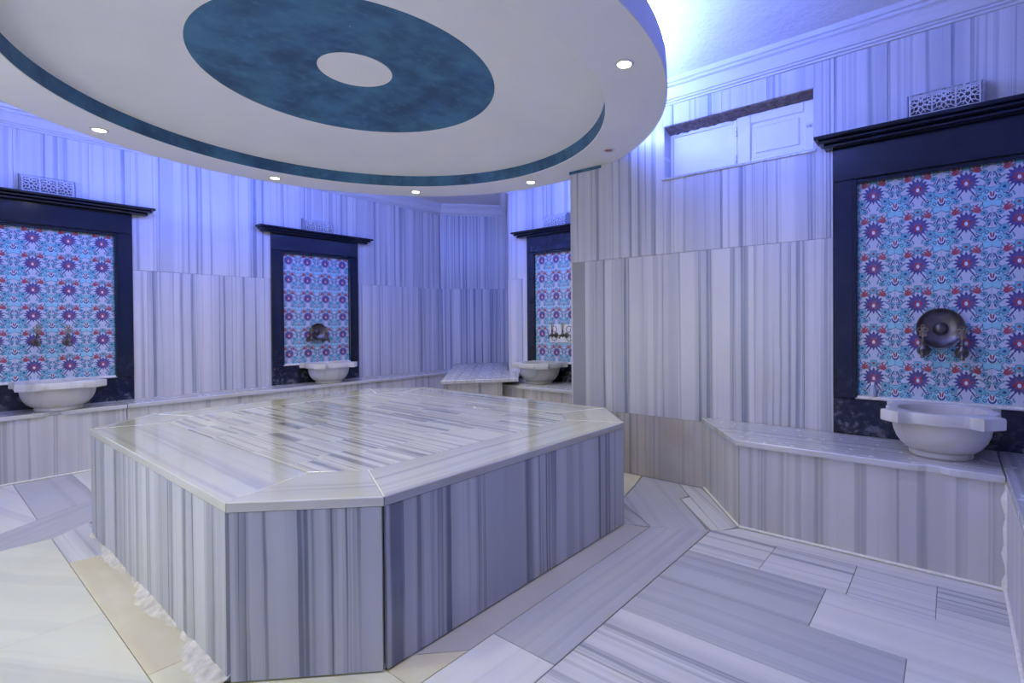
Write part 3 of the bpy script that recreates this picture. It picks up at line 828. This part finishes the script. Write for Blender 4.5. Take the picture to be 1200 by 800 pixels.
# ------------------------------------------------------------------ hatch high in the right wall
mx5 = NICHES[3]['mx']
hx0, hx1, hz0, hz1 = HT
wn = structure(bpy.data.objects.new('window_1', None)); C.objects.link(wn); wn.matrix_basis = mx5
def hs(name, x0, x1, y0, y1, z0, z1, mat, bev=.002, par=None): return slab(name, box_pts(x0, x1, y0, y1), z0, z1, M[mat], par or wn, None if par is None else Matrix.Identity(4), bev)
hs('back_board', hx0 - .02, hx1 + .02, hz0 - .02, hz1 + .02, -.20, -.13, 'core')
hs('sill', hx0 - .008, hx1 + .008, hz0 - .014, hz0 + .004, -.13, .010, 'benchtop', .003)
hs('reveal', hx0 - .012, hx0 + .014, hz0 + .004, hz1, -.13, -.001, 'benchtop'); hs('reveal', hx1 - .010, hx1 + .010, hz0 + .004, hz1, -.13, -.001, 'benchtop')
bm = bmesh.new(); rm = random.Random(9); rws = []
for k in range(41):
    xx = hx0 + .0 + (hx1 - hx0 - .0) * k / 40; dr = rm.uniform(0, .012)
    rws.append([bm.verts.new((xx, hz1 + .01, -.012)), bm.verts.new((xx, hz1 - .006 - dr * .3, -.012 - dr * .4)), bm.verts.new((xx, hz1 - .020 - dr * .6, -.06)), bm.verts.new((xx, hz1 - .036 - dr, -.11)), bm.verts.new((xx, hz1 - .04, -.13))])
for A, B in zip(rws, rws[1:]):
    for q in range(4): bm.faces.new((A[q], A[q + 1], B[q + 1], B[q]))
bmobj('lintel', bm, M['wood'], wn)['label'] = 'rotten dark wooden lintel'
mid = s_of(5, (3.5, 1.212))
ht = hz1 - .03
fr = hs('fixed_panel', hx0 + .014, mid, hz0 + .004, ht, -.13, -.112, 'white', .003)
for a in ((hx0 + .014, hx0 + .040, hz0 + .004, ht), (mid - .024, mid - .002, hz0 + .004, ht), (hx0 + .04, mid - .024, ht - .03, ht)):
    hs('stile', a[0], a[1], a[2], a[3], -.112, -.102, 'white', .003, fr)
def rel(o):                                           # children given in window space
    return o
for ch in list(fr.children):
    pass
dr_ = hs('shutter', mid + .003, hx1 - .012, hz0 + .006, ht - .004, -.118, -.098, 'white', .003)
bpy.context.view_layer.update()
def hs2(par, name, x0, x1, y0, y1, z0, z1, mat, bev=.002):
    o = slab(name, box_pts(x0, x1, y0, y1), z0, z1, M[mat], None, None, bev)
    o.parent = par; o.matrix_basis = par.matrix_basis.inverted() @ o.matrix_basis
    return o
for ch in list(fr.children): ch.matrix_basis = fr.matrix_basis.inverted() @ ch.matrix_basis
dx0, dx1, dz0, dz1 = mid + .003, hx1 - .012, hz0 + .006, ht - .004
for a in ((dx0, dx0 + .095, dz0, dz1), (dx1 - .07, dx1, dz0, dz1), (dx0 + .095, dx1 - .07, dz0, dz0 + .045), (dx0 + .095, dx1 - .07, dz1 - .065, dz1)):
    hs2(dr_, 'rail', a[0], a[1], a[2], a[3], -.098, -.084, 'white', .006)
hs2(dr_, 'raised_field', dx0 + .125, dx1 - .10, dz0 + .075, dz1 - .095, -.098, -.090, 'white', .006)
for zz in (hz0 + .07, ht - .10):
    bm = bmesh.new(); tube(bm, [(mid + .001, zz - .028, -.082), (mid + .001, zz + .028, -.082)], .005, 8); tube(bm, [(mid + .001, zz - .034, -.082), (mid + .001, zz - .028, -.082)], .008, 8)
    o = bmobj('hinge', bm, M['chrome']); o.parent = dr_; o.matrix_basis = dr_.matrix_basis.inverted()
bm = bmesh.new(); zz = (hz0 + ht) / 2 + .01
bbox(bm, dx1 - .055, dx1 - .005, zz - .012, zz + .012, -.085, -.078); tube(bm, [(dx1 - .060, zz, -.074), (dx1 - .002, zz, -.074)], .0045, 8); tube(bm, [(dx1 - .03, zz, -.074), (dx1 - .03, zz - .012, -.064)], .004, 8)
o = bmobj('latch', bm, M['chrome']); o.parent = dr_; o.matrix_basis = dr_.matrix_basis.inverted()

# ------------------------------------------------------------------ suspended round ceiling disc
CX, CY, Z0 = 1.753, 3.005, 2.50
NS = 256
def clipr(r, a):
    x_, y_ = CX + r * math.cos(a), CY + r * math.sin(a)
    if x_ > 3.494 and y_ < 2.625: return (3.494 - CX) / math.cos(a)
    return r
canopy = thing('ceiling_disc', 'large suspended round white ceiling disc with blue rings over the platform', 'ceiling disc', Tm(CX, CY, 0))
def revolve(name, prof_, mat, clip=True, smooth=True):
    vs, fs = [], []
    for r, z in prof_:
        for k in range(NS):
            a = 2 * PI * k / NS; q = clipr(r, a) if clip else r
            vs.append((q * math.cos(a), q * math.sin(a), z))
    for p in range(len(prof_) - 1):
        for k in range(NS): j = (k + 1) % NS; fs.append((p * NS + k, p * NS + j, (p + 1) * NS + j, (p + 1) * NS + k))
    me = mesh(name, vs, fs, smooth)
    return link(name, me, mat, canopy)
revolve('soffit', [(1.575, Z0 + .004), (1.578, Z0), (1.933, Z0), (1.937, Z0 + .004)], M['dome'])
revolve('fascia', [(1.937, Z0 + .004), (1.935, Z0 + .10), (1.930, Z0 + .165), (1.92, Z0 + .17), (1.90, Z0 + .165), (1.895, Z0 + .12), (1.70, Z0 + .12)], M['plaster'])
revolve('drum', [(1.70, Z0 + .12), (1.70, CEIL)], M['plaster'])
revolve('riser', [(1.575, Z0 + .004), (1.575, 2.600)], M['teal'])['label'] = 'mottled blue inner riser'
def dz(r):
    pts = [(0, 2.815), (.22, 2.810), (.87, 2.75), (1.25, 2.685), (1.575, 2.600)]
    for (a, za), (b_, zb) in zip(pts, pts[1:]):
        if r <= b_: t_ = (r - a) / (b_ - a); return za + (zb - za) * t_
    return 2.6
revolve('white_vault', [(r, dz(r)) for r in (1.575, 1.5, 1.4, 1.3, 1.2, 1.1, 1.0, .93, .872)], M['dome'])
revolve('blue_ring', [(.872, dz(.872)), (.870, dz(.87) - .003)] + [(r, dz(r) - .003) for r in (.8, .7, .6, .5, .4, .3)] + [(.222, dz(.222) - .003), (.22, dz(.22))], M['teal'])['label'] = 'wide mottled blue painted ring'
revolve('white_centre', [(.22, dz(.22)), (.15, 2.812), (.08, 2.814), (.004, 2.815)], M['dome'])
# led strip lying behind the lip
vs = []; led = bmesh.new(); seg_ = 72
for k in range(seg_):
    a0, a1 = 2 * PI * k / seg_, 2 * PI * (k + .92) / seg_
    if CX + 1.93 * math.cos((a0 + a1) / 2) > 3.44 and CY + 1.93 * math.sin((a0 + a1) / 2) < 2.70: continue
    q = []
    for r, z in ((1.903, Z0 + .171), (1.928, Z0 + .171), (1.928, Z0 + .183), (1.903, Z0 + .183)):
        q.append([led.verts.new((r * math.cos(a), r * math.sin(a), z)) for a in (a0, a1)])
    for i in range(4): led.faces.new((q[i][0], q[i][1], q[(i + 1) % 4][1], q[(i + 1) % 4][0]))
    led.faces.new([q[i][0] for i in range(4)][::-1]); led.faces.new([q[i][1] for i in range(4)])
bmobj('led_strip', led, M['led'], canopy)['label'] = 'blue-white led strip behind the lip'

# made-up window around the added fill light, opposite the right wall, out of view
w2 = structure(bpy.data.objects.new('added_window', None)); C.objects.link(w2)
def wbar(name, y0_, y1_, z0_, z1_, xa, xb, mat):
    bm = bmesh.new(); bbox(bm, xa, xb, y0_, y1_, z0_, z1_); bmobj(name, bm, M[mat], w2)
wbar('added_pane', 1.74, 3.66, .49, 2.21, -1.298, -1.285, 'white')
for a in ((1.66, 1.74, .42, 2.28), (3.66, 3.74, .42, 2.28), (1.74, 3.66, .42, .49), (1.74, 3.66, 2.21, 2.28)): wbar('added_frame_bar', *a, -1.298, -1.22, 'white')
# blue paint line left along the top of the wall end
bm = bmesh.new(); bbox(bm, 3.484, 3.4985, 2.30, 2.618, 2.478, 2.497); o_ = bmobj('trim_2', bm, M['teal']); structure(o_)

# downlights
DL = [(123, 1, 'first lit recessed lamp from the left end of the disc rim'), (82, 1, 'lit recessed lamp in the rim above the middle left niche, second from left'),
      (42, 1, 'lit recessed lamp in the rim above the blue far corner'), (2.4, 1, 'lit recessed lamp in the rim beside the far recess'),
      (-75, 1, 'large bright recessed lamp at the right end of the disc rim'), (-32.8, 0, 'unlit amber recessed lamp in the rim near the wall end'),
      (-115, 1, 'lit recessed lamp in the rim above the near platform corner'), (-155, 1, 'lit recessed lamp in the rim above the left platform edge'),
      (163, 1, 'lit recessed lamp in the rim above the floor left of the platform')]
for deg, lit, lab in DL:
    a = math.radians(deg); t = thing('downlight', lab, 'ceiling lamp', Tm(CX + 1.757 * math.cos(a), CY + 1.757 * math.sin(a), Z0), 'recessed lamps in the disc rim')
    bm = bmesh.new(); lathe(bm, [(.034, -.002), (.036, -.006), (.048, -.004), (.050, .0), (.034, .0)], 32); bmobj('trim_ring', bm, M['mould'] if lit else M['screen'], t, smooth=True)
    bm = bmesh.new(); lathe(bm, [(0, -.007), (.02, -.006), (.036, -.001)] if lit else [(0, -.004), (.02, -.003), (.030, -.001)], 28); bmobj('glass', bm, M['lamp'] if lit else M['deadlamp'], t, smooth=True)
    if lit:
        l = bpy.data.lights.new('lamp_light', 'AREA'); l.shape = 'DISK'; l.size = .06; l.energy = SPOT_W; l.color = SPOT_COL; l.spread = math.radians(150)
        o = bpy.data.objects.new('lamp_light', l); C.objects.link(o); o.parent = t; o.location = (0, 0, -.012)
t = thing('ceiling_nozzle', 'tiny white round nozzle in the blue painted ring', 'nozzle', Tm(1.443, 2.523, 2.782))
bm = bmesh.new(); lathe(bm, [(0, -.008), (.012, -.006), (.014, .0), (.014, .008)], 20); bmobj('cap', bm, M['mould'], t, smooth=True)
